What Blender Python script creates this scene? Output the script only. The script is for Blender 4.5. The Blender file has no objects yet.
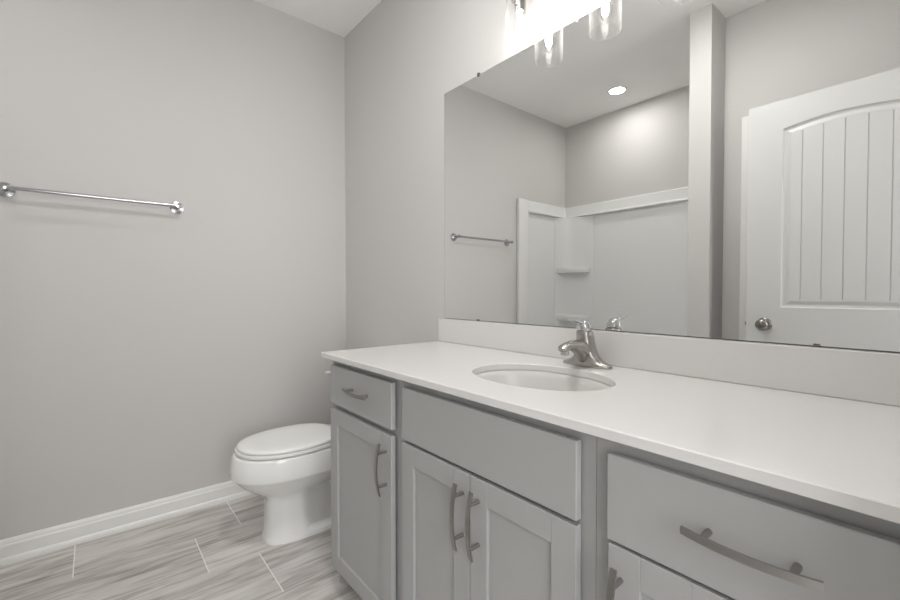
import bpy, bmesh, math
from mathutils import Vector, Matrix

# ------------------------------------------------------------------ camera, world, lights, exposure
scene = bpy.context.scene
COL = scene.collection
PI = math.pi

cam_data = bpy.data.cameras.new('camera')
cam_data.sensor_width = 36.0
cam_data.lens = 428.07 / 900 * 36.0
cam_data.clip_start = 0.01
cam = bpy.data.objects.new('camera', cam_data)
cam.location = (2.4708, -1.2118, 1.0998)
cam.rotation_euler = (PI / 2 - 0.0204, 0.0006, 0.8763)
COL.objects.link(cam)
scene.camera = cam

world = bpy.data.worlds.new('daylight')
scene.world = world
world.use_nodes = True
world.node_tree.nodes['Background'].inputs[0].default_value = (0.95, 0.98, 1.0, 1)
world.node_tree.nodes['Background'].inputs[1].default_value = 1.2

BULB = 75.0        # filament emission
DOWNLIGHT = 105.0    # recessed lens emission
ADDED_CEILLIGHT = 40.0     # diffuser emission of the added, unseen ceiling light
HALL_FILL = 25.0      # fill lamp added at the made-up hall window, watts
fill_light = bpy.data.lights.new('added_hall_fill', 'AREA')  # added lamp, brightens the room through the doorway
fill_light.shape = 'RECTANGLE'
fill_light.size = 1.3
fill_light.size_y = 1.7
fill_light.energy = HALL_FILL
fill_light.color = (0.985, 0.99, 1.0)
wo = bpy.data.objects.new('added_hall_fill', fill_light)
wo.location = (3.98, -1.45, 1.45)
wo.rotation_euler = (PI / 2, 0, PI / 2)
COL.objects.link(wo)

scene.view_settings.view_transform = 'Standard'
scene.view_settings.look = 'None'
scene.view_settings.exposure = 0.70
scene.view_settings.gamma = 1.0
scene.view_settings.use_curve_mapping = False
try:
    scene.cycles.use_denoising = True
    scene.cycles.max_bounces = 14
    scene.cycles.diffuse_bounces = 8
    scene.cycles.glossy_bounces = 8
    scene.cycles.transparent_max_bounces = 16
    scene.cycles.caustics_reflective = True
    scene.cycles.sample_clamp_indirect = 6.0
    scene.cycles.caustics_refractive = False
except Exception:
    pass

# ------------------------------------------------------------------ room measures (metres)
H = 2.666           # ceiling
ZC = 0.876          # counter top
XW = 2.51           # right wall
YA = -2.303         # tub alcove back wall
YF = -1.612         # wall opposite the mirror
YS = -1.404         # end of the stub wall
XS1, XS2 = 1.460, 1.571


def srgb(r, g, b):
    def f(c):
        c /= 255.0
        return c / 12.92 if c <= 0.04045 else ((c + 0.055) / 1.055) ** 2.4
    return (f(r), f(g), f(b), 1.0)


# ------------------------------------------------------------------ materials
def mat(name, color, rough=0.5, metal=0.0, spec=0.5, coat=0.0, noise=0.0, noise_scale=8.0, bump=0.0, bump_scale=300.0):
    m = bpy.data.materials.new(name)
    m.use_nodes = True
    nt = m.node_tree
    b = nt.nodes['Principled BSDF']
    b.inputs['Base Color'].default_value = color
    b.inputs['Roughness'].default_value = rough
    b.inputs['Metallic'].default_value = metal
    b.inputs['Specular IOR Level'].default_value = spec
    b.inputs['Coat Weight'].default_value = coat
    tc = nt.nodes.new('ShaderNodeTexCoord')
    if noise:
        n = nt.nodes.new('ShaderNodeTexNoise')
        n.inputs['Scale'].default_value = noise_scale
        n.inputs['Detail'].default_value = 3
        nt.links.new(tc.outputs['Object'], n.inputs['Vector'])
        mx = nt.nodes.new('ShaderNodeMix')
        mx.data_type = 'RGBA'
        mx.inputs[6].default_value = tuple(c * (1 - noise) for c in color[:3]) + (1,)
        mx.inputs[7].default_value = tuple(min(1, c * (1 + noise)) for c in color[:3]) + (1,)
        nt.links.new(n.outputs['Fac'], mx.inputs[0])
        nt.links.new(mx.outputs[2], b.inputs['Base Color'])
    if bump:
        n2 = nt.nodes.new('ShaderNodeTexNoise')
        n2.inputs['Scale'].default_value = bump_scale
        n2.inputs['Detail'].default_value = 2
        nt.links.new(tc.outputs['Object'], n2.inputs['Vector'])
        bp = nt.nodes.new('ShaderNodeBump')
        bp.inputs['Strength'].default_value = bump
        bp.inputs['Distance'].default_value = 0.001
        nt.links.new(n2.outputs['Fac'], bp.inputs['Height'])
        nt.links.new(bp.outputs['Normal'], b.inputs['Normal'])
    return m


M = {}
M['wall'] = mat('wall_paint', (0.585, 0.574, 0.562, 1), 0.62, noise=0.012, noise_scale=3, bump=0.06, bump_scale=220, spec=0.3)
M['ceiling'] = mat('ceiling_paint', (0.92, 0.92, 0.91, 1), 0.8, noise=0.01, bump=0.05, bump_scale=180, spec=0.2)
M['trim'] = mat('white_trim_paint', (0.80, 0.80, 0.785, 1), 0.35, noise=0.01)
M['door'] = mat('white_door_paint', (0.62, 0.622, 0.613, 1), 0.4, noise=0.01, bump=0.03, bump_scale=90)
M['cabinet'] = mat('grey_cabinet_paint', (0.385, 0.385, 0.379, 1), 0.45, noise=0.015, noise_scale=5)
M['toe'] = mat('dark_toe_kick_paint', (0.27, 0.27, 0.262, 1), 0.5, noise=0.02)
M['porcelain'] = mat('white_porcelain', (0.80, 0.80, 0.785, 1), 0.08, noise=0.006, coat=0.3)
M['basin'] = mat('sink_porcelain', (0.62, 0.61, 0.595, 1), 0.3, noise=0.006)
M['seat'] = mat('white_seat_plastic', (0.82, 0.82, 0.80, 1), 0.22, noise=0.006)
M['acrylic'] = mat('white_acrylic', (0.76, 0.765, 0.76, 1), 0.18, noise=0.006)
M['chrome'] = mat('chrome', (0.62, 0.62, 0.63, 1), 0.09, metal=1.0, noise=0.01)
M['bar_chrome'] = mat('towel_bar_chrome', (0.50, 0.50, 0.51, 1), 0.2, metal=1.0, noise=0.02)
M['nickel'] = mat('brushed_nickel', (0.46, 0.44, 0.415, 1), 0.27, metal=1.0, noise=0.04, noise_scale=60)
M['knob'] = mat('satin_nickel_knob', (0.30, 0.285, 0.265, 1), 0.24, metal=1.0, noise=0.03)
M['pull'] = mat('brushed_steel_pull', (0.38, 0.37, 0.355, 1), 0.38, metal=1.0, noise=0.05, noise_scale=80)
M['dark'] = mat('dark_gap', (0.02, 0.02, 0.02, 1), 0.6, noise=0.1)
M['clip'] = mat('clear_plastic_clip', (0.12, 0.12, 0.12, 1), 0.25, noise=0.05)
M['edge'] = mat('mirror_edge', (0.10, 0.11, 0.11, 1), 0.3, noise=0.05)
M['silver'] = mat('mirror_silver', (0.895, 0.898, 0.89, 1), 0.0, metal=1.0)
M['white_plastic_and_glint'] = mat('white_plastic_and_glint', (0.8, 0.8, 0.8, 1), 0.35, noise=0.01)


def quartz():
    m = mat('white_quartz', (0.76, 0.745, 0.73, 1), 0.16)
    nt = m.node_tree
    b = nt.nodes['Principled BSDF']
    tc = [n for n in nt.nodes if n.type == 'TEX_COORD'][0]
    n1 = nt.nodes.new('ShaderNodeTexNoise')
    n1.inputs['Scale'].default_value = 3.2
    n1.inputs['Detail'].default_value = 5
    n1.inputs['Distortion'].default_value = 1.6
    nt.links.new(tc.outputs['Object'], n1.inputs['Vector'])
    s = nt.nodes.new('ShaderNodeMath'); s.operation = 'SUBTRACT'; s.inputs[1].default_value = 1.2
    a = nt.nodes.new('ShaderNodeMath'); a.operation = 'ABSOLUTE'
    nt.links.new(n1.outputs['Fac'], s.inputs[0]); nt.links.new(s.outputs[0], a.inputs[0])
    r = nt.nodes.new('ShaderNodeValToRGB')
    r.color_ramp.elements[0].position = 0.0
    r.color_ramp.elements[0].color = (0.665, 0.652, 0.641, 1)
    r.color_ramp.elements[1].position = 0.02
    r.color_ramp.elements[1].color = (0.69, 0.678, 0.667, 1)
    nt.links.new(a.outputs[0], r.inputs[0])
    n2 = nt.nodes.new('ShaderNodeTexNoise')
    n2.inputs['Scale'].default_value = 260
    nt.links.new(tc.outputs['Object'], n2.inputs['Vector'])
    mx = nt.nodes.new('ShaderNodeMix'); mx.data_type = 'RGBA'; mx.blend_type = 'MULTIPLY'
    mx.inputs[0].default_value = 0.05
    nt.links.new(r.outputs[0], mx.inputs[6]); nt.links.new(n2.outputs['Color'], mx.inputs[7])
    nt.links.new(mx.outputs[2], b.inputs['Base Color'])
    return m


M['quartz'] = quartz()


def wood_tile():
    """Grey wood-look porcelain planks, 0.297 x 0.597 m, long side along y, thirds offset."""
    m = mat('grey_wood_look_tile', (0.4, 0.38, 0.37, 1), 0.42)
    nt = m.node_tree
    N, L = nt.nodes, nt.links
    b = N['Principled BSDF']
    tc = [n for n in N if n.type == 'TEX_COORD'][0]
    sep = N.new('ShaderNodeSeparateXYZ')
    L.new(tc.outputs['Object'], sep.inputs[0])

    def mth(op, a, bb=None, c=None):
        n = N.new('ShaderNodeMath'); n.operation = op
        for i, v in enumerate((a, bb, c)):
            if v is None:
                continue
            if isinstance(v, (int, float)):
                n.inputs[i].default_value = v
            else:
                L.new(v, n.inputs[i])
        return n.outputs[0]
    PW, PL = 0.297, 0.5965
    u = mth('DIVIDE', sep.outputs[0], PW)
    row = mth('FLOOR', u)
    odd = mth('FLOORED_MODULO', row, 2.0)
    # joints of even rows at y = -0.690 + k*PL, of odd rows at -0.880
    off = mth('MULTIPLY_ADD', odd, -0.188, -0.691)
    v = mth('DIVIDE', mth('SUBTRACT', sep.outputs[1], off), PL)
    colm = mth('FLOOR', v)
    fu = mth('SUBTRACT', u, row)
    fv = mth('SUBTRACT', v, colm)
    du = mth('MULTIPLY', mth('MINIMUM', fu, mth('SUBTRACT', 1.0, fu)), PW)
    dv = mth('MULTIPLY', mth('MINIMUM', fv, mth('SUBTRACT', 1.0, fv)), PL)
    g_end = mth('LESS_THAN', dv, 0.0019)
    g_side = mth('LESS_THAN', du, 0.0010)
    # per-plank random
    cv = N.new('ShaderNodeCombineXYZ')
    L.new(row, cv.inputs[0]); L.new(colm, cv.inputs[1])
    wn = N.new('ShaderNodeTexWhiteNoise'); wn.noise_dimensions = '3D'
    L.new(cv.outputs[0], wn.inputs['Vector'])
    # streaks stretched along y, shifted per plank
    sh = N.new('ShaderNodeVectorMath'); sh.operation = 'MULTIPLY_ADD'
    L.new(wn.outputs['Color'], sh.inputs[0]); sh.inputs[1].default_value = (7, 7, 7)
    L.new(tc.outputs['Object'], sh.inputs[2])

    def streak(sx, sy, det, dist, rot=0.0):
        mp = N.new('ShaderNodeMapping')
        mp.inputs['Scale'].default_value = (sx, sy, 1)
        mp.inputs['Rotation'].default_value = (0, 0, rot)
        L.new(sh.outputs[0], mp.inputs[0])
        n = N.new('ShaderNodeTexNoise')
        n.inputs['Scale'].default_value = 1.0
        n.inputs['Detail'].default_value = det
        n.inputs['Roughness'].default_value = 0.55
        n.inputs['Distortion'].default_value = dist
        L.new(mp.outputs[0], n.inputs['Vector'])
        return n.outputs['Fac']
    s1 = streak(17, 2.2, 5, 1.2, 0.03)
    s2 = streak(55, 3.6, 5, 0.9, 0.05)
    s3 = streak(6, 1.0, 2, 0.4)
    mixv = mth('ADD', mth('MULTIPLY', s1, 0.46), mth('ADD', mth('MULTIPLY', s2, 0.34), mth('MULTIPLY', s3, 0.20)))
    ramp = N.new('ShaderNodeValToRGB')
    e = ramp.color_ramp.elements
    e[0].position = 0.34; e[0].color = (0.265, 0.240, 0.226, 1)
    e[1].position = 0.62; e[1].color = (0.72, 0.695, 0.67, 1)
    k = ramp.color_ramp.elements.new(0.43); k.color = (0.44, 0.408, 0.387, 1)
    k = ramp.color_ramp.elements.new(0.50); k.color = (0.59, 0.56, 0.537, 1)
    L.new(mixv, ramp.inputs[0])
    tint = mth('MULTIPLY_ADD', wn.outputs['Value'], 0.14, 0.93)
    mul = N.new('ShaderNodeVectorMath'); mul.operation = 'SCALE'
    L.new(ramp.outputs[0], mul.inputs[0]); L.new(tint, mul.inputs['Scale'])
    mx1 = N.new('ShaderNodeMix'); mx1.data_type = 'RGBA'
    L.new(mth('MULTIPLY', g_side, 0.35), mx1.inputs[0]); L.new(mul.outputs[0], mx1.inputs[6])
    mx1.inputs[7].default_value = (0.72, 0.70, 0.68, 1)
    mx2 = N.new('ShaderNodeMix'); mx2.data_type = 'RGBA'
    L.new(g_end, mx2.inputs[0]); L.new(mx1.outputs[2], mx2.inputs[6])
    mx2.inputs[7].default_value = (0.86, 0.84, 0.82, 1)
    L.new(mx2.outputs[2], b.inputs['Base Color'])
    return m


M['floor'] = wood_tile()


def clear_glass(name, tint=0.97, edge_white=0.0):
    m = bpy.data.materials.new(name)
    m.use_nodes = True
    nt = m.node_tree
    nt.nodes.clear()
    out = nt.nodes.new('ShaderNodeOutputMaterial')
    tr = nt.nodes.new('ShaderNodeBsdfTransparent'); tr.inputs[0].default_value = (tint, tint, tint, 1)
    gl = nt.nodes.new('ShaderNodeBsdfGlossy'); gl.inputs['Roughness'].default_value = 0.03
    fr = nt.nodes.new('ShaderNodeLayerWeight'); fr.inputs[0].default_value = 0.5
    pw = nt.nodes.new('ShaderNodeMath'); pw.operation = 'POWER'; pw.inputs[1].default_value = 3.5
    ma = nt.nodes.new('ShaderNodeMath'); ma.operation = 'MULTIPLY_ADD'; ma.inputs[1].default_value = 0.8; ma.inputs[2].default_value = 0.035
    nt.links.new(fr.outputs['Facing'], pw.inputs[0]); nt.links.new(pw.outputs[0], ma.inputs[0])
    tc = nt.nodes.new('ShaderNodeTexCoord')
    n = nt.nodes.new('ShaderNodeTexVoronoi'); n.inputs['Scale'].default_value = 90
    nt.links.new(tc.outputs['Object'], n.inputs['Vector'])
    bp = nt.nodes.new('ShaderNodeBump'); bp.inputs['Strength'].default_value = 0.15; bp.inputs['Distance'].default_value = 0.002
    nt.links.new(n.outputs['Distance'], bp.inputs['Height'])
    nt.links.new(bp.outputs['Normal'], gl.inputs['Normal']); nt.links.new(bp.outputs['Normal'], fr.inputs['Normal'])
    mx = nt.nodes.new('ShaderNodeMixShader')
    nt.links.new(ma.outputs[0], mx.inputs[0]); nt.links.new(tr.outputs[0], mx.inputs[1]); nt.links.new(gl.outputs[0], mx.inputs[2])
    tl = nt.nodes.new('ShaderNodeBsdfTranslucent'); tl.inputs[0].default_value = (0.95, 0.95, 0.95, 1)  # white mixed in at edges, imitating light refracted through the glass
    df = nt.nodes.new('ShaderNodeBsdfDiffuse'); df.inputs[0].default_value = (0.95, 0.95, 0.95, 1)
    td = nt.nodes.new('ShaderNodeMixShader'); td.inputs[0].default_value = 0.5
    nt.links.new(tl.outputs[0], td.inputs[1]); nt.links.new(df.outputs[0], td.inputs[2])
    p2 = nt.nodes.new('ShaderNodeMath'); p2.operation = 'POWER'; p2.inputs[1].default_value = 3.0
    m2 = nt.nodes.new('ShaderNodeMath'); m2.operation = 'MULTIPLY'; m2.inputs[1].default_value = edge_white
    nt.links.new(fr.outputs['Facing'], p2.inputs[0]); nt.links.new(p2.outputs[0], m2.inputs[0])
    m3 = nt.nodes.new('ShaderNodeMixShader')
    nt.links.new(m2.outputs[0], m3.inputs[0]); nt.links.new(mx.outputs[0], m3.inputs[1]); nt.links.new(td.outputs[0], m3.inputs[2])
    nt.links.new(m3.outputs[0], out.inputs[0])
    return m


M['glass'] = clear_glass('clear_seeded_glass', 0.985, 0.14)
M['bulb_glass'] = clear_glass('clear_bulb_glass', 0.98)


def emitter(name, color, strength):
    m = bpy.data.materials.new(name)
    m.use_nodes = True
    nt = m.node_tree
    b = nt.nodes['Principled BSDF']
    b.inputs['Base Color'].default_value = (0.9, 0.9, 0.9, 1)
    b.inputs['Emission Color'].default_value = color
    b.inputs['Emission Strength'].default_value = strength
    return m


M['filament'] = emitter('lit_filament', (1.0, 0.97, 0.925, 1), BULB)
M['diffuser'] = emitter('added_ceiling_diffuser', (1.0, 0.99, 0.975, 1), ADDED_CEILLIGHT)
M['lens'] = emitter('lit_downlight_lens', (1.0, 0.98, 0.95, 1), DOWNLIGHT)


# ------------------------------------------------------------------ mesh helpers (world coordinates)
def box(bm, x0, x1, y0, y1, z0, z1, bevel=0.0, seg=2):
    t = bmesh.new()
    v = [t.verts.new((x, y, z)) for x in (x0, x1) for y in (y0, y1) for z in (z0, z1)]
    for f in ((0, 1, 3, 2), (4, 6, 7, 5), (0, 4, 5, 1), (2, 3, 7, 6), (0, 2, 6, 4), (1, 5, 7, 3)):
        t.faces.new([v[i] for i in f])
    bmesh.ops.recalc_face_normals(t, faces=t.faces)
    if bevel:
        bmesh.ops.bevel(t, geom=list(t.edges), offset=bevel, segments=seg, profile=0.5, affect='EDGES')
    merge(bm, t)


def merge(bm, t):
    me = bpy.data.meshes.new('tmp')
    t.to_mesh(me)
    t.free()
    bm.from_mesh(me)
    bpy.data.meshes.remove(me)


def loft(bm, rings, cap0=True, cap1=True, closed_ring=True):
    """rings: list of lists of points with the same count."""
    V = [[bm.verts.new(p) for p in r] for r in rings]
    n = len(rings[0])
    fs = []
    for a, b in zip(V[:-1], V[1:]):
        for i in range(n if closed_ring else n - 1):
            j = (i + 1) % n
            fs.append(bm.faces.new((a[i], a[j], b[j], b[i])))
    if cap0:
        fs.append(bm.faces.new(V[0][::-1]))
    if cap1:
        fs.append(bm.faces.new(V[-1]))
    return fs


def lathe(bm, prof, centre, axis='z', n=32, cap=True):
    """prof: list of (radius, height along axis)."""
    c = Vector(centre)
    rings = []
    for r, h in prof:
        ring = []
        for i in range(n):
            t = 2 * PI * i / n
            a, b = r * math.cos(t), r * math.sin(t)
            p = {'z': (a, b, h), 'y': (a, h, b), 'x': (h, a, b)}[axis]
            ring.append(c + Vector(p))
        rings.append(ring)
    loft(bm, rings, cap, cap)


def tube(bm, pts, radii, n=16, squash=None):
    """sweep a circle (or ellipse: squash scales the second axis) along pts."""
    pts = [Vector(p) for p in pts]
    if isinstance(radii, (int, float)):
        radii = [radii] * len(pts)
    rings = []
    prev = None
    for i, p in enumerate(pts):
        d = (pts[min(i + 1, len(pts) - 1)] - pts[max(i - 1, 0)]).normalized()
        if prev is None:
            ref = Vector((0, 0, 1)) if abs(d.z) < 0.9 else Vector((1, 0, 0))
            a = d.cross(ref).normalized()
        else:
            a = (prev - d * prev.dot(d)).normalized()
        prev = a
        b = a.cross(d).normalized()
        q = squash[i] if squash else 1.0
        rings.append([p + a * radii[i] * math.cos(2 * PI * k / n) + b * radii[i] * q * math.sin(2 * PI * k / n) for k in range(n)])
    loft(bm, rings)


def extrude_profile(bm, prof, p0, p1, out):
    """prof: (outward, z) outline; swept from p0 to p1, outward direction out."""
    p0, p1, out = Vector(p0), Vector(p1), Vector(out)
    rings = [[p + out * a + Vector((0, 0, z)) for a, z in prof] for p in (p0, p1)]
    loft(bm, rings)


def obj(name, bm, m, parent=None, smooth=None):
    bmesh.ops.recalc_face_normals(bm, faces=bm.faces)
    if parent is not None:
        p, off = parent, Vector((0, 0, 0))
        while p is not None:
            off += p.location
            p = p.parent
        bmesh.ops.translate(bm, verts=bm.verts, vec=-off)
    me = bpy.data.meshes.new(name)
    bm.to_mesh(me)
    bm.free()
    me.materials.append(m)
    if smooth is not None:
        me.polygons.foreach_set('use_smooth', [True] * len(me.polygons))
        me.set_sharp_from_angle(angle=math.radians(smooth))
    o = bpy.data.objects.new(name, me)
    COL.objects.link(o)
    if parent is not None:
        o.parent = parent
    return o


def thing(name, label, cat, loc, group=None):
    o = bpy.data.objects.new(name, None)
    o.empty_display_size = 0.1
    COL.objects.link(o)
    o.location = loc
    o['label'] = label
    o['category'] = cat
    if group:
        o['group'] = group
    return o


def tag(o, label, cat, group=None):
    o['label'] = label
    o['category'] = cat
    if group:
        o['group'] = group
    return o


def struct(name, bm, m, parent=None, label=None, smooth=None):
    o = obj(name, bm, m, parent, smooth)
    if parent is None:
        o['kind'] = 'structure'
        if label:
            o['label'] = label
    return o


def copy_tree(o, offset, label=None, parent=None):
    c = o.copy()
    COL.objects.link(c)
    if parent is None:
        c.location = o.location + Vector(offset)
        if label:
            c['label'] = label
    else:
        c.parent = parent
    for ch in list(o.children):
        copy_tree(ch, (0, 0, 0), None, c)
    return c


# ------------------------------------------------------------------ the setting
XH = 4.0   # far wall of the hall outside the doorway
bm = bmesh.new(); box(bm, -0.1, XH + 0.1, YA - 0.1, 0.1, -0.06, 0.0)
struct('floor', bm, M['floor'], label='grey wood-look plank tile floor with pale grout')
bm = bmesh.new(); box(bm, -0.1, XH + 0.1, YA - 0.1, 0.1, H, H + 0.06)
struct('ceiling', bm, M['ceiling'], label='plain white painted ceiling')
bm = bmesh.new(); box(bm, -0.1, 0.0, YA - 0.1, 0.1, 0, H)
struct('wall_left', bm, M['wall'], label='pale greige wall with the towel bar')
bm = bmesh.new(); box(bm, 0.0, XH, 0.0, 0.1, 0, H)
struct('wall_back', bm, M['wall'], label='pale greige wall behind mirror and vanity')
bm = bmesh.new(); box(bm, 0.0, XS1, YA - 0.1, YA, 0, H)
struct('wall_alcove', bm, M['wall'], label='pale wall above the tub surround')
bm = bmesh.new(); box(bm, XS1, XS2, YA - 0.1, YS, 0, H)
struct('wall_partition', bm, M['wall'], label='narrow wall end beside the tub alcove')
CX0, CX1, CZ = 1.728, 2.36, 2.012       # closet doorway in the front wall
bm = bmesh.new()
box(bm, XS2, CX0, YF - 0.11, YF, 0, H)
box(bm, CX1, XW + 0.11, YF - 0.11, YF, 0, H)
box(bm, CX0, CX1, YF - 0.11, YF, CZ, H)
struct('wall_front', bm, M['wall'], label='pale greige wall behind the open door')
DY0, DY1, DZ = -1.40, -0.66, 2.05       # entrance doorway in the right wall
bm = bmesh.new()
box(bm, XW, XW + 0.11, DY1, 0.0, 0, H)
box(bm, XW, XW + 0.11, YF, DY0, 0, H)
box(bm, XW, XW + 0.11, DY0, DY1, DZ, H)
struct('wall_right', bm, M['wall'], label='wall with the entrance doorway')
# the hall beyond the doorway
bm = bmesh.new()
box(bm, XH, XH + 0.1, -2.12, -0.78, 0, 0.58)
box(bm, XH, XH + 0.1, -2.12, -0.78, 2.32, H)
box(bm, XH, XH + 0.1, -0.78, 0.1, 0, H)
box(bm, XH, XH + 0.1, YA - 0.1, -2.12, 0, H)
struct('wall_hall', bm, M['wall'], label='unseen hall wall with an added window opening')
bm = bmesh.new(); box(bm, XW + 0.11, XH, YA - 0.1, YA, 0, H)
struct('wall_hall_end', bm, M['wall'], label='end wall of the hall')
bm = bmesh.new()  # unseen hall window, added to let fill light in
for y in (-2.12, -1.48, -0.84):
    box(bm, XH + 0.01, XH + 0.07, y, y + 0.06, 0.58, 2.32)
for z in (0.58, 2.26):
    for y in (-2.06, -1.42):
        box(bm, XH + 0.01, XH + 0.07, y, y + 0.58, z, z + 0.06)
struct('added_window_1', bm, M['trim'], label='added white window frame in the unseen hall')

BASE = [(0, 0), (0.019, 0), (0.019, 0.012), (0.0165, 0.021), (0.012, 0.026), (0.012, 0.072), (0.0095, 0.079), (0.0085, 0.088), (0.005, 0.096), (0.0, 0.098)]
bm = bmesh.new(); extrude_profile(bm, BASE, (0, 0, 0), (0, -1.575, 0), (1, 0, 0))
struct('baseboard_left', bm, M['trim'], label='white baseboard along the towel bar wall')
bm = bmesh.new(); extrude_profile(bm, BASE, (0.019, 0, 0), (0.975, 0, 0), (0, -1, 0))
struct('baseboard_back', bm, M['trim'], label='white baseboard behind the toilet')
bm = bmesh.new(); extrude_profile(bm, BASE, (XS2, YF, 0), (1.662, YF, 0), (0, 1, 0))
extrude_profile(bm, BASE, (XS2, YS, 0), (XS2, YF + 0.019, 0), (1, 0, 0))
extrude_profile(bm, BASE, (XS1, YS, 0), (XS2, YS, 0), (0, 1, 0))
struct('baseboard_front', bm, M['trim'], label='white baseboard around the wall end')

# closet door and its casing, mostly hidden behind the open door
CW = 0.066


def casing(bm, a0, a1, ztop, plane, sgn, axis):
    def bx(p0, p1, z0, z1, t):
        lo, hi = sorted((plane, plane + sgn * t))
        if axis == 'x':
            box(bm, p0, p1, lo, hi, z0, z1, 0.002)
        else:
            box(bm, lo, hi, p0, p1, z0, z1, 0.002)
    for t, i0 in ((0.011, 0.0), (0.018, 0.030)):
        bx(a0 - CW, a0 - i0, 0, ztop + CW, t)
        bx(a1 + i0, a1 + CW, 0, ztop + CW, t)
        bx(a0 - i0, a1 + i0, ztop + i0, ztop + CW, t)


bm = bmesh.new(); casing(bm, CX0, CX1, CZ - 0.01, YF, 1, 'x')
struct('trim_1', bm, M['trim'], label='white casing of the closet door')
bm = bmesh.new(); box(bm, CX0 + 0.004, CX1 - 0.004, YF - 0.06, YF - 0.025, 0.01, CZ - 0.004, 0.002)
struct('door_2', bm, M['door'], label='closed closet door behind the open door')
bm = bmesh.new(); casing(bm, DY0, DY1, DZ, XW, -1, 'y')
struct('trim_2', bm, M['trim'], label='white casing around the entrance doorway')

# ------------------------------------------------------------------ open plank-panel door (parallel to the mirror wall)
DX0, DX1, DF, DT = 1.749, 2.466, -1.402, 0.035
DB, DTOP = 0.012, 2.033
door = bpy.data.objects.new('door_1', None)
COL.objects.link(door)
door.location = (DX1, DF - DT / 2, 0)
door['kind'] = 'structure'
door['label'] = 'open white plank panel door with arched upper panel'
door['category'] = 'door'


def arch_z(x, x0, x1, zs, rise):
    c, h = (x0 + x1) / 2, (x1 - x0) / 2
    q = (x - c) / h
    return zs + rise * (1 - q * q)


PX0, PX1 = 1.892, 2.335
PZ0, PZS, RISE = 1.019, 1.892, 0.026
LZ0, LZ1 = 0.24, 0.80
bm = bmesh.new()
# door face as a grid of rails and stiles around two panels, built as solid pieces
box(bm, DX0, PX0, DF - DT, DF, DB, DTOP)
box(bm, PX1, DX1, DF - DT, DF, DB, DTOP)
box(bm, PX0, PX1, DF - DT, DF, DB, LZ0)
box(bm, PX0, PX1, DF - DT, DF, LZ1, PZ0)
n = 24
top = []
for i in range(n + 1):
    x = PX0 + (PX1 - PX0) * i / n
    top.append(x)
rings = []
for x in top:
    z = arch_z(x, PX0, PX1, PZS, RISE)
    rings.append([(x, DF - DT, z), (x, DF, z), (x, DF, DTOP), (x, DF - DT, DTOP)])
loft(bm, rings)
obj('door_leaf', bm, M['door'], door)


def plank_panel(z0, zs, rise):
    """sloped moulding then a V-grooved flat field, following the arch on top."""
    bm = bmesh.new()
    N = 24

    def outline(ins, dep):
        x0, x1 = PX0 + ins, PX1 - ins
        pts = [(x0, DF - dep, z0 + ins), (x1, DF - dep, z0 + ins)]
        for i in range(N + 1):
            x = x1 + (x0 - x1) * i / N
            q = (x - (PX0 + PX1) / 2) / ((PX1 - PX0) / 2)
            pts.append((x, DF - dep, zs - ins + rise * (1 - q * q)))
        return pts
    steps = [(0.0, 0.001), (0.006, 0.009), (0.016, 0.010), (0.032, 0.004), (0.040, 0.0035)]
    loft(bm, [outline(a, b) for a, b in steps], False, False)
    # field with grooves
    ins = 0.040
    x0, x1 = PX0 + ins, PX1 - ins
    xs = [x0]
    nb = 6
    w = (PX1 - PX0 - 2 * 0.006) / nb
    prof = [(x0, 0.0035)]
    grooves = [PX0 + 0.076 + 0.0755 * k for k in range(5)]
    for g in grooves:
        prof += [(g - 0.0025, 0.0035), (g, 0.0075), (g + 0.0025, 0.0035)]
    prof.append((x1, 0.0035))
    lo = [bm.verts.new((x, DF - d, z0 + ins)) for x, d in prof]
    hi = []
    for x, d in prof:
        q = (x - (PX0 + PX1) / 2) / ((PX1 - PX0) / 2)
        hi.append(bm.verts.new((x, DF - d, zs - ins + rise * (1 - q * q))))
    for i in range(len(prof) - 1):
        bm.faces.new((lo[i], lo[i + 1], hi[i + 1], hi[i]))
    box(bm, PX0 - 0.003, PX1 + 0.003, DF - DT + 0.004, DF - 0.016, z0 - 0.003, zs + 0.004)
    return bm


obj('upper_panel', plank_panel(PZ0, PZS, RISE), M['door'], door)
obj('lower_panel', plank_panel(LZ0, LZ1, 0.0), M['door'], door)
bm = bmesh.new()
kx, kz = 1.829, 0.933
lathe(bm, [(0.0, 0.0), (0.032, 0.0), (0.033, 0.004), (0.030, 0.009), (0.014, 0.012), (0.011, 0.018), (0.011, 0.028), (0.019, 0.034), (0.026, 0.043),
           (0.0275, 0.052), (0.024, 0.060), (0.015, 0.064), (0.006, 0.065), (0.005, 0.063), (0.0, 0.063)], (kx, DF, kz), 'y', 32, False)
lathe(bm, [(0.0, 0.0), (0.032, 0.0), (0.033, -0.004), (0.030, -0.009), (0.014, -0.012), (0.011, -0.03), (0.019, -0.034), (0.0275, -0.052),
           (0.024, -0.060), (0.0, -0.065)], (kx, DF - DT, kz), 'y', 32, False)
obj('door_knob', bm, M['knob'], door, 50)
bm = bmesh.new()
box(bm, DX0 - 0.0015, DX0 + 0.001, DF - DT + 0.006, DF - 0.006, kz - 0.028, kz + 0.028, 0.0005)
box(bm, DX0 - 0.010, DX0, DF - 0.026, DF - 0.011, kz - 0.008, kz + 0.008, 0.002)
obj('latch', bm, M['nickel'], door)

# ------------------------------------------------------------------ vanity cabinets
D = 0.5705
YFR = -0.5295      # face frame front
YDF = -0.5505     # drawer and door fronts
ZTOP = ZC - 0.019


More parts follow.
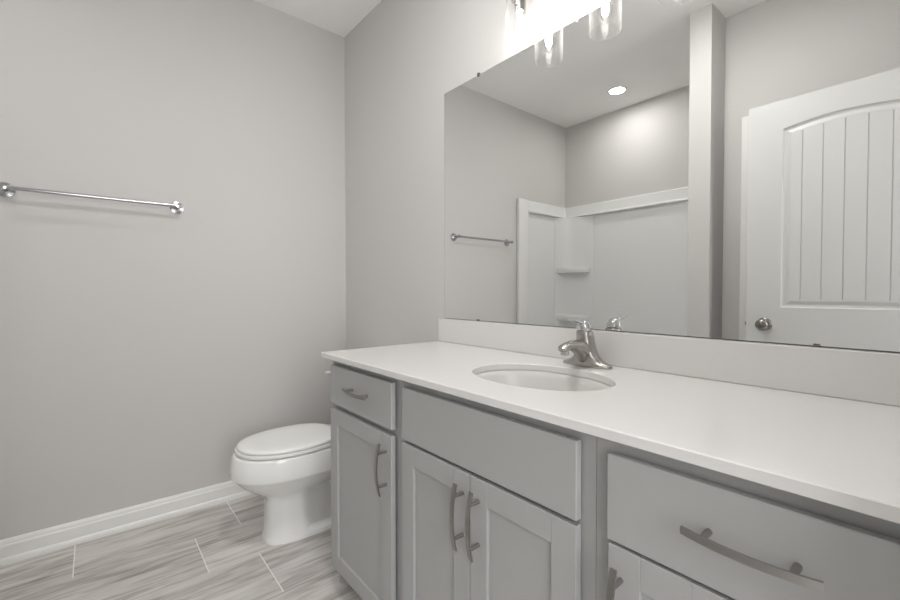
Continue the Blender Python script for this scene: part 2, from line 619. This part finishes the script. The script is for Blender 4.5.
def shaker(bm, x0, x1, z0, z1, y_front, t=0.0160, st=0.055, rec=0.008):
    y_back = y_front + t
    b = 0.0012
    box(bm, x0, x0 + st, y_front, y_back, z0, z1, b, 1)
    box(bm, x1 - st, x1, y_front, y_back, z0, z1, b, 1)
    box(bm, x0 + st - 0.0003, x1 - st + 0.0003, y_front + 0.0002, y_back, z1 - st, z1, b, 1)
    box(bm, x0 + st - 0.0003, x1 - st + 0.0003, y_front + 0.0002, y_back, z0, z0 + st, b, 1)
    box(bm, x0 + st - 0.002, x1 - st + 0.002, y_front + rec, y_back - 0.002, z0 + st - 0.002, z1 - st + 0.002)


def pull_bm(x, z, along, y_face, length=0.155):
    """flat arched ribbon pull on two short posts."""
    bm = bmesh.new()
    w, t = 0.0108, 0.0042
    n = 20
    rings = []
    for i in range(n + 1):
        q = -1 + 2 * i / n
        s = q * length / 2
        o = 0.0235 + 0.011 * (1 - q * q)
        sl = -2 * 0.011 * q / (length / 2)
        nrm = 1 / math.sqrt(1 + sl * sl)
        ring = []
        for du, dw in ((-t / 2, -w / 2), (t / 2, -w / 2), (t / 2, w / 2), (-t / 2, w / 2)):
            oo = o + du * nrm
            ss = s - du * sl * nrm
            if along == 'x':
                ring.append((x + ss, y_face - oo, z + dw))
            else:
                ring.append((x + dw, y_face - oo, z + ss))
        rings.append(ring)
    loft(bm, rings)
    for q in (-0.64, 0.64):
        s = q * length / 2
        o = 0.0235 + 0.011 * (1 - q * q)
        c = (x + s, y_face, z) if along == 'x' else (x, y_face, z + s)
        lathe(bm, [(0.0048, 0.0), (0.0048, -o)], c, 'y', 14)
    return bm


def cabinet(label, x0, x1, fronts, group):
    """fronts: list of ('drawer'|'false_front'|'door', x0, x1, z0, z1, handle)"""
    root = thing('vanity_cabinet', label, 'cabinet', ((x0 + x1) / 2, -0.27, 0), group)
    bm = bmesh.new()
    e = 0.0004
    box(bm, x0 + e, x0 + 0.016, YFR + 0.019, -0.002, 0.0, ZTOP - 0.0005)
    box(bm, x1 - 0.016, x1 - e, YFR + 0.019, -0.002, 0.0, ZTOP - 0.0005)
    box(bm, x0 + 0.016, x1 - 0.016, YFR + 0.03, -0.002, 0.10, 0.115)
    box(bm, x0 + 0.016, x1 - 0.016, -0.012, -0.002, 0.115, ZTOP - 0.002)
    obj('carcass', bm, M['cabinet'], root)
    bm = bmesh.new()
    y0, y1 = YFR, YFR + 0.019
    zb = 0.085
    s = 0.040
    box(bm, x0 + e, x0 + s, y0, y1, zb, ZTOP - 0.0005, 0.0006, 1)
    box(bm, x1 - s, x1 - e, y0, y1, zb, ZTOP - 0.0005, 0.0006, 1)
    box(bm, x0 + s, x1 - s, y0 + 0.0003, y1, ZTOP - 0.040, ZTOP - 0.0005, 0.0003, 1)
    box(bm, x0 + s, x1 - s, y0 + 0.0003, y1, 0.662, 0.706, 0.0003, 1)
    box(bm, x0 + s, x1 - s, y0 + 0.0003, y1, zb, zb + 0.034, 0.0003, 1)
    obj('face_frame', bm, M['cabinet'], root)
    bm = bmesh.new()
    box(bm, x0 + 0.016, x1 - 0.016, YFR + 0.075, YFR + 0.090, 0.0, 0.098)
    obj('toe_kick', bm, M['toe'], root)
    for kind, a0, a1, z0, z1, hd in fronts:
        bm = bmesh.new()
        if kind == 'door':
            shaker(bm, a0, a1, z0, z1, YDF)
        else:
            box(bm, a0, a1, YDF, YDF + 0.0160, z0, z1, 0.0022, 2)
        if kind == 'drawer':
            box(bm, a0 + 0.035, a1 - 0.035, YDF + 0.0160, YDF + 0.45, z0 + 0.02, z1 - 0.03)
        d = obj(kind, bm, M['cabinet'], root)
        if hd:
            obj('handle', pull_bm(hd[0], hd[1], hd[2], YDF), M['pull'], d, 35)
    return root


ZD0, ZD1, ZO0, ZO1 = 0.694, 0.833, 0.092, 0.676
G = 'grey cabinets under the vanity counter'
cabinet('grey cabinet nearest the toilet, one narrow drawer above one shaker door', 0.971, 1.436, [
    ('drawer', 0.992, 1.409, ZD0, ZD1, (1.218, 0.769, 'x')),
    ('door', 0.992, 1.408, ZO0, ZO1, (1.379, 0.575, 'z'))], G)
cabinet('grey sink cabinet with a blank panel above a pair of shaker doors', 1.436, 2.058, [
    ('false_front', 1.464, 2.031, 0.685, 0.831, None),
    ('door', 1.465, 1.7455, ZO0, ZO1, (1.723, 0.576, 'z')),
    ('door', 1.7485, 2.031, ZO0, ZO1, (1.777, 0.576, 'z'))], G)
cabinet('grey cabinet nearest the camera with a wide handled drawer in front', 2.058, XW - 0.012, [
    ('drawer', 2.090, 2.470, 0.682, 0.827, (2.2955, 0.761, 'x')),
    ('door', 2.093, 2.2785, ZO0, ZO1, (2.116, 0.574, 'z')),
    ('door', 2.2815, 2.470, ZO0, ZO1, (2.442, 0.578, 'z'))], G)

# ------------------------------------------------------------------ countertop, backsplash, sink
SX, SY, SA, SB = 1.7473, -0.3008, 0.2015, 0.1511
CTX0, CTX1, CTY0, CTY1 = 0.957, XW - 0.002, -D, -0.001
bm = bmesh.new()
angs = [2 * PI * i / 96 for i in range(96)]
corner = [math.atan2(y - SY, x - SX) % (2 * PI) for x in (CTX0, CTX1) for y in (CTY0, CTY1)]
angs = sorted(set(angs + corner))


def to_rect(t):
    c, s = math.cos(t), math.sin(t)
    k = []
    if c > 1e-9: k.append((CTX1 - SX) / c)
    if c < -1e-9: k.append((CTX0 - SX) / c)
    if s > 1e-9: k.append((CTY1 - SY) / s)
    if s < -1e-9: k.append((CTY0 - SY) / s)
    k = min(k)
    return SX + k * c, SY + k * s


def ell(t, a, b):
    # point of the ellipse along direction t
    c, s = math.cos(t), math.sin(t)
    k = 1 / math.sqrt((c / a) ** 2 + (s / b) ** 2)
    return SX + k * c, SY + k * s


R = [[(*ell(t, SA, SB), ZTOP) for t in angs], [(*ell(t, SA, SB), ZC - 0.002) for t in angs], [(*ell(t, SA + 0.002, SB + 0.002), ZC) for t in angs],
     [(*to_rect(t), ZC) for t in angs], [(*to_rect(t), ZTOP) for t in angs]]


def inset(p, d):
    x, y, z = p
    return (min(max(x, CTX0 + d), CTX1 - d), min(max(y, CTY0 + d), CTY1 - d), z)


e = 0.002
R = R[:3] + [[inset(p, e) for p in R[3]], [(x, y, ZC - e) for x, y, z in R[3]], [(x, y, ZTOP + 0.001) for x, y, z in R[3]], [inset((x, y, ZTOP), 0.001) for x, y, z in R[3]], R[0]]
V = [[bm.verts.new(p) for p in r] for r in R[:-1]]
V.append(V[0])
n = len(angs)
for a, b in zip(V[:-1], V[1:]):
    for i in range(n):
        j = (i + 1) % n
        bm.faces.new((a[i], a[j], b[j], b[i]))
o = obj('countertop', bm, M['quartz'])
tag(o, 'long white quartz vanity countertop with an oval sink cutout', 'countertop')

bm = bmesh.new(); box(bm, 0.955, XW - 0.002, -0.020, -0.001, ZC + 0.0003, ZC + 0.102, 0.0018, 2)
tag(obj('backsplash', bm, M['quartz']), 'white quartz backsplash strip between countertop and mirror', 'backsplash')

sink = thing('sink', 'white oval undermount basin set below the countertop', 'sink', (SX, SY, ZTOP - 0.15))
bm = bmesh.new()
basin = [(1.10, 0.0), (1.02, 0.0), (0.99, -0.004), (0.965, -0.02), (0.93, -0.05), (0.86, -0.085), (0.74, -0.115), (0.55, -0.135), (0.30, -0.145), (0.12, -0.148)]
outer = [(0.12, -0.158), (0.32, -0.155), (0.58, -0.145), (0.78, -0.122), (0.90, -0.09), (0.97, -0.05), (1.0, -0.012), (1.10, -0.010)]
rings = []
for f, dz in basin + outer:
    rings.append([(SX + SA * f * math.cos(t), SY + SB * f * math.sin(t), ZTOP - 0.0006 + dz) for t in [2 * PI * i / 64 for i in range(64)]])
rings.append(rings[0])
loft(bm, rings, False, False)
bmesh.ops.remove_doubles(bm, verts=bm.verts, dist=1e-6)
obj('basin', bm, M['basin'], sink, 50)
bm = bmesh.new()
lathe(bm, [(0.0, -0.158), (0.0235, -0.158), (0.0235, -0.1475), (0.019, -0.146), (0.017, -0.149), (0.0, -0.1475)], (SX, SY, ZTOP), 'z', 28, False)
obj('drain', bm, M['chrome'], sink, 40)

# ------------------------------------------------------------------ faucet
FX, FY = 1.749, -0.076
faucet = thing('faucet', 'brushed nickel single-lever faucet behind the oval sink', 'faucet', (FX, FY, ZC))


def stadium(hx, hy, z, dy=0.0, n=40, p=2.6):
    out = []
    for i in range(n):
        t = 2 * PI * i / n
        c, s = math.cos(t), math.sin(t)
        out.append((FX + hx * math.copysign(abs(c) ** (2 / p), c), FY + dy + hy * math.copysign(abs(s) ** (2 / p), s), ZC + z))
    return out


bm = bmesh.new()
loft(bm, [stadium(0.079, 0.026, 0.0003), stadium(0.080, 0.027, 0.003), stadium(0.079, 0.0265, 0.007), stadium(0.072, 0.026, 0.011), stadium(0.060, 0.0255, 0.015),
          stadium(0.047, 0.025, 0.022), stadium(0.037, 0.0255, 0.033, -0.002), stadium(0.0305, 0.026, 0.048, -0.004), stadium(0.027, 0.0255, 0.064, -0.006),
          stadium(0.0245, 0.0245, 0.080, -0.008), stadium(0.023, 0.0235, 0.094, -0.010), stadium(0.0222, 0.0225, 0.104, -0.012), stadium(0.0195, 0.0195, 0.107, -0.013)])
obj('body', bm, M['nickel'], faucet, 60)
bm = bmesh.new()
pts = [(FX, FY - 0.005, ZC + 0.040), (FX, FY - 0.030, ZC + 0.054), (FX, FY - 0.055, ZC + 0.063), (FX, FY - 0.080, ZC + 0.067), (FX, FY - 0.103, ZC + 0.066), (FX, FY - 0.120, ZC + 0.062), (FX, FY - 0.127, ZC + 0.058)]
tube(bm, pts, [0.025, 0.0245, 0.0225, 0.0205, 0.0185, 0.0165, 0.011], 20, [1.4, 1.15, 0.88, 0.70, 0.62, 0.60, 0.5])
sp = obj('spout', bm, M['nickel'], faucet, 60)
bm = bmesh.new()
lathe(bm, [(0.0, 0.0), (0.010, 0.0), (0.0115, 0.002), (0.0115, 0.015), (0.0, 0.015)], (FX, FY - 0.112, ZC + 0.042), 'z', 20, False)
obj('aerator', bm, M['chrome'], sp, 40)
bm = bmesh.new()
dome = [(0.0215, 0.108), (0.0225, 0.112), (0.0222, 0.120), (0.0195, 0.128), (0.014, 0.134), (0.006, 0.137)]
loft(bm, [stadium(r, r, z, -0.012 - (z - 0.108) * 0.25, 28, 2.0) for r, z in dome])
tube(bm, [(FX, FY - 0.018, ZC + 0.126), (FX, FY - 0.045, ZC + 0.133), (FX, FY - 0.070, ZC + 0.139), (FX, FY - 0.092, ZC + 0.143), (FX, FY - 0.098, ZC + 0.144)],
     [0.011, 0.0095, 0.0085, 0.0078, 0.005], 14, [0.8, 0.5, 0.42, 0.4, 0.4])
obj('lever', bm, M['chrome'], faucet, 60)

# ------------------------------------------------------------------ mirror
MX0, MX1, MZ0, MZ1 = 0.984, XW - 0.03, 0.9795, 1.973
mirror = thing('mirror', 'large frameless wall mirror above the vanity backsplash', 'mirror', ((MX0 + MX1) / 2, -0.003, MZ0))
bm = bmesh.new(); box(bm, MX0, MX1, -0.0052, -0.0005, MZ0, MZ1)
obj('mirror_backing', bm, M['edge'], mirror)
bm = bmesh.new(); box(bm, MX0 + 0.0015, MX1 - 0.0015, -0.006, -0.0053, MZ0 + 0.0015, MZ1 - 0.0015)
obj('mirror_glass', bm, M['silver'], mirror)
for x in (1.203, 2.268):
    for z, s in ((MZ1, 1), (MZ0, -1)):
        bm = bmesh.new()
        za, zb = sorted((z - s * 0.006, z + s * 0.004))
        box(bm, x - 0.006, x + 0.006, -0.0095, -0.0005, za, zb, 0.0012, 1)
        if s > 0:
            box(bm, x - 0.006, x + 0.006, -0.0095, -0.0005, MZ1, MZ1 + 0.008, 0.0012, 1)
        obj('mirror_clip', bm, M['clip'], mirror)

# ------------------------------------------------------------------ vanity light
LX = [1.4916 + 0.2227 * i for i in range(3)]
LY, LZ = -0.0837, 1.938
vl = thing('vanity_light', 'three-bulb vanity light with clear glass cylinder shades above mirror', 'wall light', (LX[1], 0, 2.17))
bm = bmesh.new(); box(bm, LX[0] - 0.10, LX[2] + 0.10, -0.022, -0.0005, 2.155, 2.235, 0.006, 2)
obj('backplate', bm, M['nickel'], vl, 40)
for x in LX:
    bm = bmesh.new()
    tube(bm, [(x, -0.018, 2.195), (x, -0.045, 2.197), (x, -0.068, 2.190), (x, -0.080, 2.172), (x, LY, 2.150), (x, LY, 2.126)], 0.008, 14)
    obj('arm', bm, M['nickel'], vl, 60)
    bm = bmesh.new()
    lathe(bm, [(0.0, 0.197), (0.018, 0.195), (0.047, 0.184), (0.0475, 0.176), (0.020, 0.176), (0.0185, 0.172), (0.0185, 0.110), (0.0165, 0.108), (0.0, 0.109)], (x, LY, LZ), 'z', 32, False)
    obj('socket', bm, M['nickel'], vl, 40)
    bm = bmesh.new()
    lathe(bm, [(0.0470, 0.1745), (0.0492, 0.165), (0.0500, 0.150), (0.0500, 0.004), (0.0495, 0.0), (0.0478, 0.0), (0.0472, 0.004), (0.0472, 0.150), (0.0465, 0.165), (0.0445, 0.1745)], (x, LY, LZ), 'z', 48, False)
    bm.faces.ensure_lookup_table()
    obj('glass_shade', bm, M['glass'], vl, 60)
    bm = bmesh.new()
    lathe(bm, [(0.0125, 0.108), (0.0135, 0.100), (0.019, 0.088), (0.0235, 0.074), (0.0235, 0.064), (0.018, 0.048), (0.010, 0.036), (0.004, 0.030), (0.0, 0.029)], (x, LY, LZ), 'z', 28, False)
    b = obj('bulb', bm, M['bulb_glass'], vl, 60)
    bm = bmesh.new()
    lathe(bm, [(0.0, 0.100), (0.007, 0.098), (0.010, 0.088), (0.011, 0.066), (0.007, 0.052), (0.0, 0.046)], (x, LY, LZ), 'z', 16, False)
    obj('filament', bm, M['filament'], b, 60)

# ------------------------------------------------------------------ ceiling lights
RX, RY = 0.715, -1.96
rl = thing('recessed_light', 'round recessed ceiling light over the tub, seen in mirror', 'ceiling light', (RX, RY, H))
bm = bmesh.new()
lathe(bm, [(0.072, -0.0003), (0.071, -0.004), (0.060, -0.007), (0.055, -0.005), (0.055, -0.0003)], (RX, RY, H), 'z', 40, False)
obj('trim_ring', bm, M['white_plastic_and_glint'], rl, 40)
bm = bmesh.new()
lathe(bm, [(0.0, -0.0006), (0.0545, -0.0006), (0.0545, -0.004), (0.0, -0.0045)], (RX, RY, H), 'z', 40, False)
obj('lens', bm, M['lens'], rl, 40)
UX, UY = 1.60, -0.76  # ceiling light out of view, added to brighten the room
ul = thing('added_ceiling_light', 'added unseen round ceiling light above the floor before the vanity', 'ceiling light', (UX, UY, H))
bm = bmesh.new()
lathe(bm, [(0.0, -0.0005), (0.155, -0.0005), (0.155, -0.034), (0.153, -0.036), (0.148, -0.036), (0.147, -0.024), (0.0, -0.024)], (UX, UY, H), 'z', 48, False)
obj('base_plate', bm, M['nickel'], ul, 40)
bm = bmesh.new()
lathe(bm, [(0.0, -0.0245), (0.1465, -0.0245), (0.1465, -0.038), (0.138, -0.047), (0.11, -0.054), (0.0, -0.060)], (UX, UY, H), 'z', 48, False)
obj('diffuser', bm, M['diffuser'], ul, 40)

# ------------------------------------------------------------------ towel bar
tb = thing('towel_bar', 'chrome towel bar mounted on the left wall', 'towel bar', (0, -1.187, 1.508))
YB0, YB1, ZB = -0.893, -1.478, 1.508
bm = bmesh.new()
tube(bm, [(0.061, YB0 + 0.012, ZB), (0.061, -1.187, ZB), (0.061, YB1 - 0.012, ZB)], 0.0078, 18)
obj('rail', bm, M['bar_chrome'], tb, 40)
for y in (YB0, YB1):
    bm = bmesh.new()
    lathe(bm, [(0.0, 0.0005), (0.0295, 0.0005), (0.0300, 0.003), (0.0285, 0.0055), (0.0240, 0.0065), (0.0225, 0.0095), (0.0150, 0.011), (0.0100, 0.013), (0.0085, 0.018), (0.0080, 0.046), (0.0110, 0.050), (0.0115, 0.052), (0.0115, 0.069), (0.0105, 0.071), (0.0, 0.072)], (0, y, ZB), 'x', 32, False)
    obj('post', bm, M['bar_chrome'], tb, 40)

# ------------------------------------------------------------------ toilet
TX = 0.503
toilet = thing('toilet', 'white elongated toilet with closed lid beside the vanity', 'toilet', (TX, -0.4, 0))


def egg(z, a, yf, yc, yb, n=64, pb=3.4, pf=2.15, waist=0.0, dx=0.0):
    out = []
    for i in range(n):
        t = 2 * PI * i / n
        c, s = math.cos(t), math.sin(t)
        if s < 0:
            x = a * math.copysign(abs(c) ** (2 / pf), c)
            y = yc + (yc - yf) * -(abs(s) ** (2 / pf))
        else:
            x = a * math.copysign(abs(c) ** (2 / pb), c)
            y = yc + (yb - yc) * abs(s) ** (2 / pb)
        if waist:
            q = min(max((y + 0.485) / 0.045, 0), 1)
            q = q * q * (3 - 2 * q)
            x *= 1 - waist * q
        out.append((TX + x, y, z))
    return out


bm = bmesh.new()
YB = -0.035
P = dict(pf=3.0)
loft(bm, [egg(0.0, 0.104, -0.650, -0.45, -0.12, **P), egg(0.010, 0.104, -0.650, -0.45, -0.12, **P),
          egg(0.020, 0.101, -0.646, -0.45, -0.12, **P), egg(0.034, 0.098, -0.643, -0.45, -0.12, waist=0.45, **P), egg(0.10, 0.094, -0.638, -0.45, -0.12, waist=0.55, **P),
          egg(0.165, 0.090, -0.637, -0.46, -0.10, waist=0.55, **P), egg(0.195, 0.091, -0.642, -0.47, -0.08, pf=2.7, waist=0.5), egg(0.212, 0.102, -0.664, -0.48, -0.07, pf=2.4, waist=0.35),
          egg(0.235, 0.128, -0.704, -0.50, -0.06, waist=0.2), egg(0.260, 0.148, -0.734, -0.51, -0.05, waist=0.1), egg(0.285, 0.165, -0.757, -0.52, -0.04), egg(0.300, 0.1745, -0.769, -0.52, YB),
          egg(0.306, 0.1800, -0.776, -0.52, YB), egg(0.312, 0.1812, -0.7775, -0.52, YB), egg(0.34, 0.181, -0.776, -0.52, YB), egg(0.392, 0.1785, -0.766, -0.52, YB), egg(0.3975, 0.1765, -0.761, -0.52, YB), egg(0.399, 0.172, -0.756, -0.52, YB)])
# the trapway bulging out on each side of the base
for s in (-1, 1):
    tube(bm, [(TX + s * 0.005, -0.34, 0.24), (TX + s * 0.036, -0.32, 0.20), (TX + s * 0.050, -0.29, 0.13), (TX + s * 0.054, -0.25, 0.10), (TX + s * 0.054, -0.19, 0.15),
              (TX + s * 0.050, -0.145, 0.20), (TX + s * 0.045, -0.11, 0.13), (TX + s * 0.040, -0.11, 0.02)], [0.035, 0.040, 0.042, 0.042, 0.042, 0.042, 0.040, 0.035], 16)
obj('bowl', bm, M['porcelain'], toilet, 50)
bm = bmesh.new()
loft(bm, [egg(0.3995, 0.150, -0.730, -0.52, -0.33), egg(0.4055, 0.150, -0.730, -0.52, -0.33), egg(0.4057, 0.1727, -0.756, -0.52, -0.299, pb=2.9), egg(0.4062, 0.1735, -0.7565, -0.52, -0.298, pb=2.9), egg(0.4165, 0.1735, -0.7565, -0.52, -0.298, pb=2.9), egg(0.4175, 0.172, -0.755, -0.52, -0.300, pb=2.9)])
obj('seat', bm, M['seat'], toilet, 50)
bm = bmesh.new()
loft(bm, [egg(0.4176, 0.145, -0.722, -0.52, -0.35), egg(0.4230, 0.145, -0.722, -0.52, -0.35), egg(0.4232, 0.1690, -0.748, -0.52, -0.316, pb=2.6), egg(0.4238, 0.1700, -0.749, -0.52, -0.314, pb=2.6), egg(0.4295, 0.1700, -0.749, -0.52, -0.314, pb=2.6),
          egg(0.4335, 0.167, -0.745, -0.52, -0.317, pb=2.6), egg(0.4365, 0.152, -0.727, -0.52, -0.332, pb=2.6), egg(0.4380, 0.10, -0.66, -0.51, -0.37), egg(0.4385, 0.04, -0.56, -0.50, -0.42)])
obj('lid', bm, M['seat'], toilet, 50)
for s in (-1, 1):
    bm = bmesh.new()
    box(bm, TX + s * 0.075 - 0.02, TX + s * 0.075 + 0.02, -0.318, -0.288, 0.3995, 0.4165, 0.004, 3)
    obj('hinge', bm, M['seat'], toilet, 40)
bm = bmesh.new()


def rrect(z, hx, y0, y1, r=0.03, k=6):
    pts = []
    for cx, cy, a0 in ((TX + hx - r, y1 - r, 0), (TX - hx + r, y1 - r, PI / 2), (TX - hx + r, y0 + r, PI), (TX + hx - r, y0 + r, 1.5 * PI)):
        for i in range(k + 1):
            t = a0 + PI / 2 * i / k
            pts.append((cx + r * math.cos(t), cy + r * math.sin(t), z))
    return pts


loft(bm, [rrect(0.402, 0.185, -0.195, -0.035), rrect(0.43, 0.205, -0.205, -0.027), rrect(0.55, 0.215, -0.212, -0.024), rrect(0.725, 0.222, -0.216, -0.022)])
obj('tank', bm, M['porcelain'], toilet, 40)
bm = bmesh.new()
loft(bm, [rrect(0.7255, 0.226, -0.222, -0.018), rrect(0.729, 0.230, -0.226, -0.016), rrect(0.748, 0.230, -0.226, -0.016), rrect(0.757, 0.224, -0.219, -0.02), rrect(0.760, 0.20, -0.19, -0.04)])
obj('tank_lid', bm, M['porcelain'], toilet, 40)
bm = bmesh.new()
lathe(bm, [(0.0, 0.004), (0.012, 0.002), (0.012, -0.008), (0.006, -0.010), (0.006, -0.022), (0.0, -0.022)], (TX - 0.190, -0.2145, 0.665), 'y', 18, False)
tube(bm, [(TX - 0.183, -0.236, 0.665), (TX - 0.23, -0.238, 0.662), (TX - 0.254, -0.238, 0.656)], [0.005, 0.0065, 0.008], 12)
obj('flush_lever', bm, M['white_plastic_and_glint'], toilet, 50)  # white instead of chrome, bright glint put into the colour

# ------------------------------------------------------------------ bathtub and its surround
tub = thing('bathtub', 'white alcove bathtub below the acrylic surround', 'bathtub', (0.725, -1.95, 0))
bm = bmesh.new()


def rr(x0, x1, y0, y1, r, z, k=8):
    pts = []
    for cx, cy, a0 in ((x1 - r, y1 - r, 0), (x0 + r, y1 - r, PI / 2), (x0 + r, y0 + r, PI), (x1 - r, y0 + r, 1.5 * PI)):
        for i in range(k + 1):
            t = a0 + PI / 2 * i / k
            pts.append((cx + r * math.cos(t), cy + r * math.sin(t), z))
    return pts


tx0, tx1, ty0, ty1 = 0.003, XS1 - 0.003, YA + 0.003, -1.580
loft(bm, [rr(tx0, tx1, ty0, ty1, 0.004, 0.0), rr(tx0, tx1, ty0, ty1, 0.004, 0.435), rr(tx0 + 0.008, tx1 - 0.008, ty0 + 0.008, ty1 - 0.008, 0.008, 0.447),
          rr(tx0 + 0.075, tx1 - 0.075, ty0 + 0.065, ty1 - 0.065, 0.13, 0.447), rr(tx0 + 0.09, tx1 - 0.09, ty0 + 0.08, ty1 - 0.08, 0.13, 0.435),
          rr(tx0 + 0.12, tx1 - 0.13, ty0 + 0.105, ty1 - 0.105, 0.13, 0.22), rr(tx0 + 0.17, tx1 - 0.20, ty0 + 0.15, ty1 - 0.15, 0.12, 0.10), rr(tx0 + 0.30, tx1 - 0.33, ty0 + 0.25, ty1 - 0.25, 0.08, 0.085)])
obj('tub_shell', bm, M['acrylic'], tub, 40)
bm = bmesh.new()
lathe(bm, [(0.0, 0.0), (0.028, 0.0), (0.028, 0.004), (0.0, 0.006)], (1.0, -1.94, 0.0853), 'z', 24, False)
obj('drain', bm, M['chrome'], tub, 40)

sur = thing('tub_surround', 'glossy white tub surround with ledge and corner shelves, seen in mirror', 'shower surround', (0.725, YA, 0.45))
Z0, Z1, ZL = 0.449, 1.895, 1.79
LEDGE = [(0.002, Z1), (0.013, Z1), (0.017, Z1 - 0.005), (0.021, ZL + 0.022), (0.028, ZL + 0.013), (0.042, ZL + 0.010), (0.044, ZL + 0.005), (0.042, ZL), (0.012, ZL - 0.006), (0.002, ZL - 0.006)]


def mitred(bm, prof, path_rings):
    rings = []
    for f in path_rings:
        rings.append([f(a, z) for a, z in prof])
    loft(bm, rings)


YFL = -1.603     # front edge of the flange on the left wall
bm = bmesh.new()
box(bm, 0.0015, 0.011, YA + 0.002, -1.72, Z0, ZL)
obj('side_panel', bm, M['acrylic'], sur)
bm = bmesh.new()
box(bm, 0.0015, 0.030, -1.728, YFL, Z0, Z1 + 0.003, 0.006, 3)
obj('front_flange', bm, M['acrylic'], sur, 40)
bm = bmesh.new()
box(bm, 0.002, XS1 - 0.002, YA + 0.0015, YA + 0.011, Z0, ZL)
obj('back_panel', bm, M['acrylic'], sur)
bm = bmesh.new()
box(bm, XS1 - 0.011, XS1 - 0.0015, YA + 0.002, YFL, Z0, Z1)
box(bm, XS1 - 0.030, XS1 - 0.0015, -1.728, YFL, Z0, Z1 + 0.003, 0.006, 3)
obj('end_panel', bm, M['acrylic'], sur, 40)
bm = bmesh.new()
mitred(bm, LEDGE, [lambda a, z: (a, -1.728, z), lambda a, z: (a, YA + a, z), lambda a, z: (XS1 - a, YA + a, z), lambda a, z: (XS1 - a, -1.728, z)])
obj('ledge', bm, M['acrylic'], sur, 30)
# corner column with a concave face, running from the left wall to the back wall
bm = bmesh.new()
CXR, CYR = 0.312, 0.175
pts = []
for i in range(13):
    t = PI / 2 * i / 12
    pts.append((0.012 + (CXR - 0.012) * (1 - math.cos(t)) ** 0.9, YA + 0.012 + (CYR - 0.012) * (1 - math.sin(t)) ** 0.9))
pts = [(0.0015, YA + CYR + 0.004), (0.016, YA + CYR + 0.004)] + [(x + 0.006, y + 0.006) for x, y in pts[1:-1]] + [(CXR + 0.004, YA + 0.016), (CXR + 0.004, YA + 0.0015), (0.0015, YA + 0.0015)]
loft(bm, [[(x, y, z) for x, y in pts] for z in (Z0, ZL - 0.004)])
obj('corner_column', bm, M['acrylic'], sur, 30)
for zs in (1.318, 0.878):
    bm = bmesh.new()
    rings = []
    for f, z in ((0.94, zs - 0.052), (0.985, zs - 0.046), (1.0, zs - 0.036), (1.0, zs - 0.006), (0.985, zs)):
        ring = [(0.0125, YA + 0.0125, z)]
        for i in range(21):
            t = PI / 2 * i / 20
            c, s = math.cos(t), math.sin(t)
            ring.append((0.0125 + 0.275 * f * c ** 0.8, YA + 0.0125 + 0.150 * f * s ** 0.8, z))
        rings.append(ring)
    loft(bm, rings)
    obj('corner_shelf', bm, M['acrylic'], sur, 40)
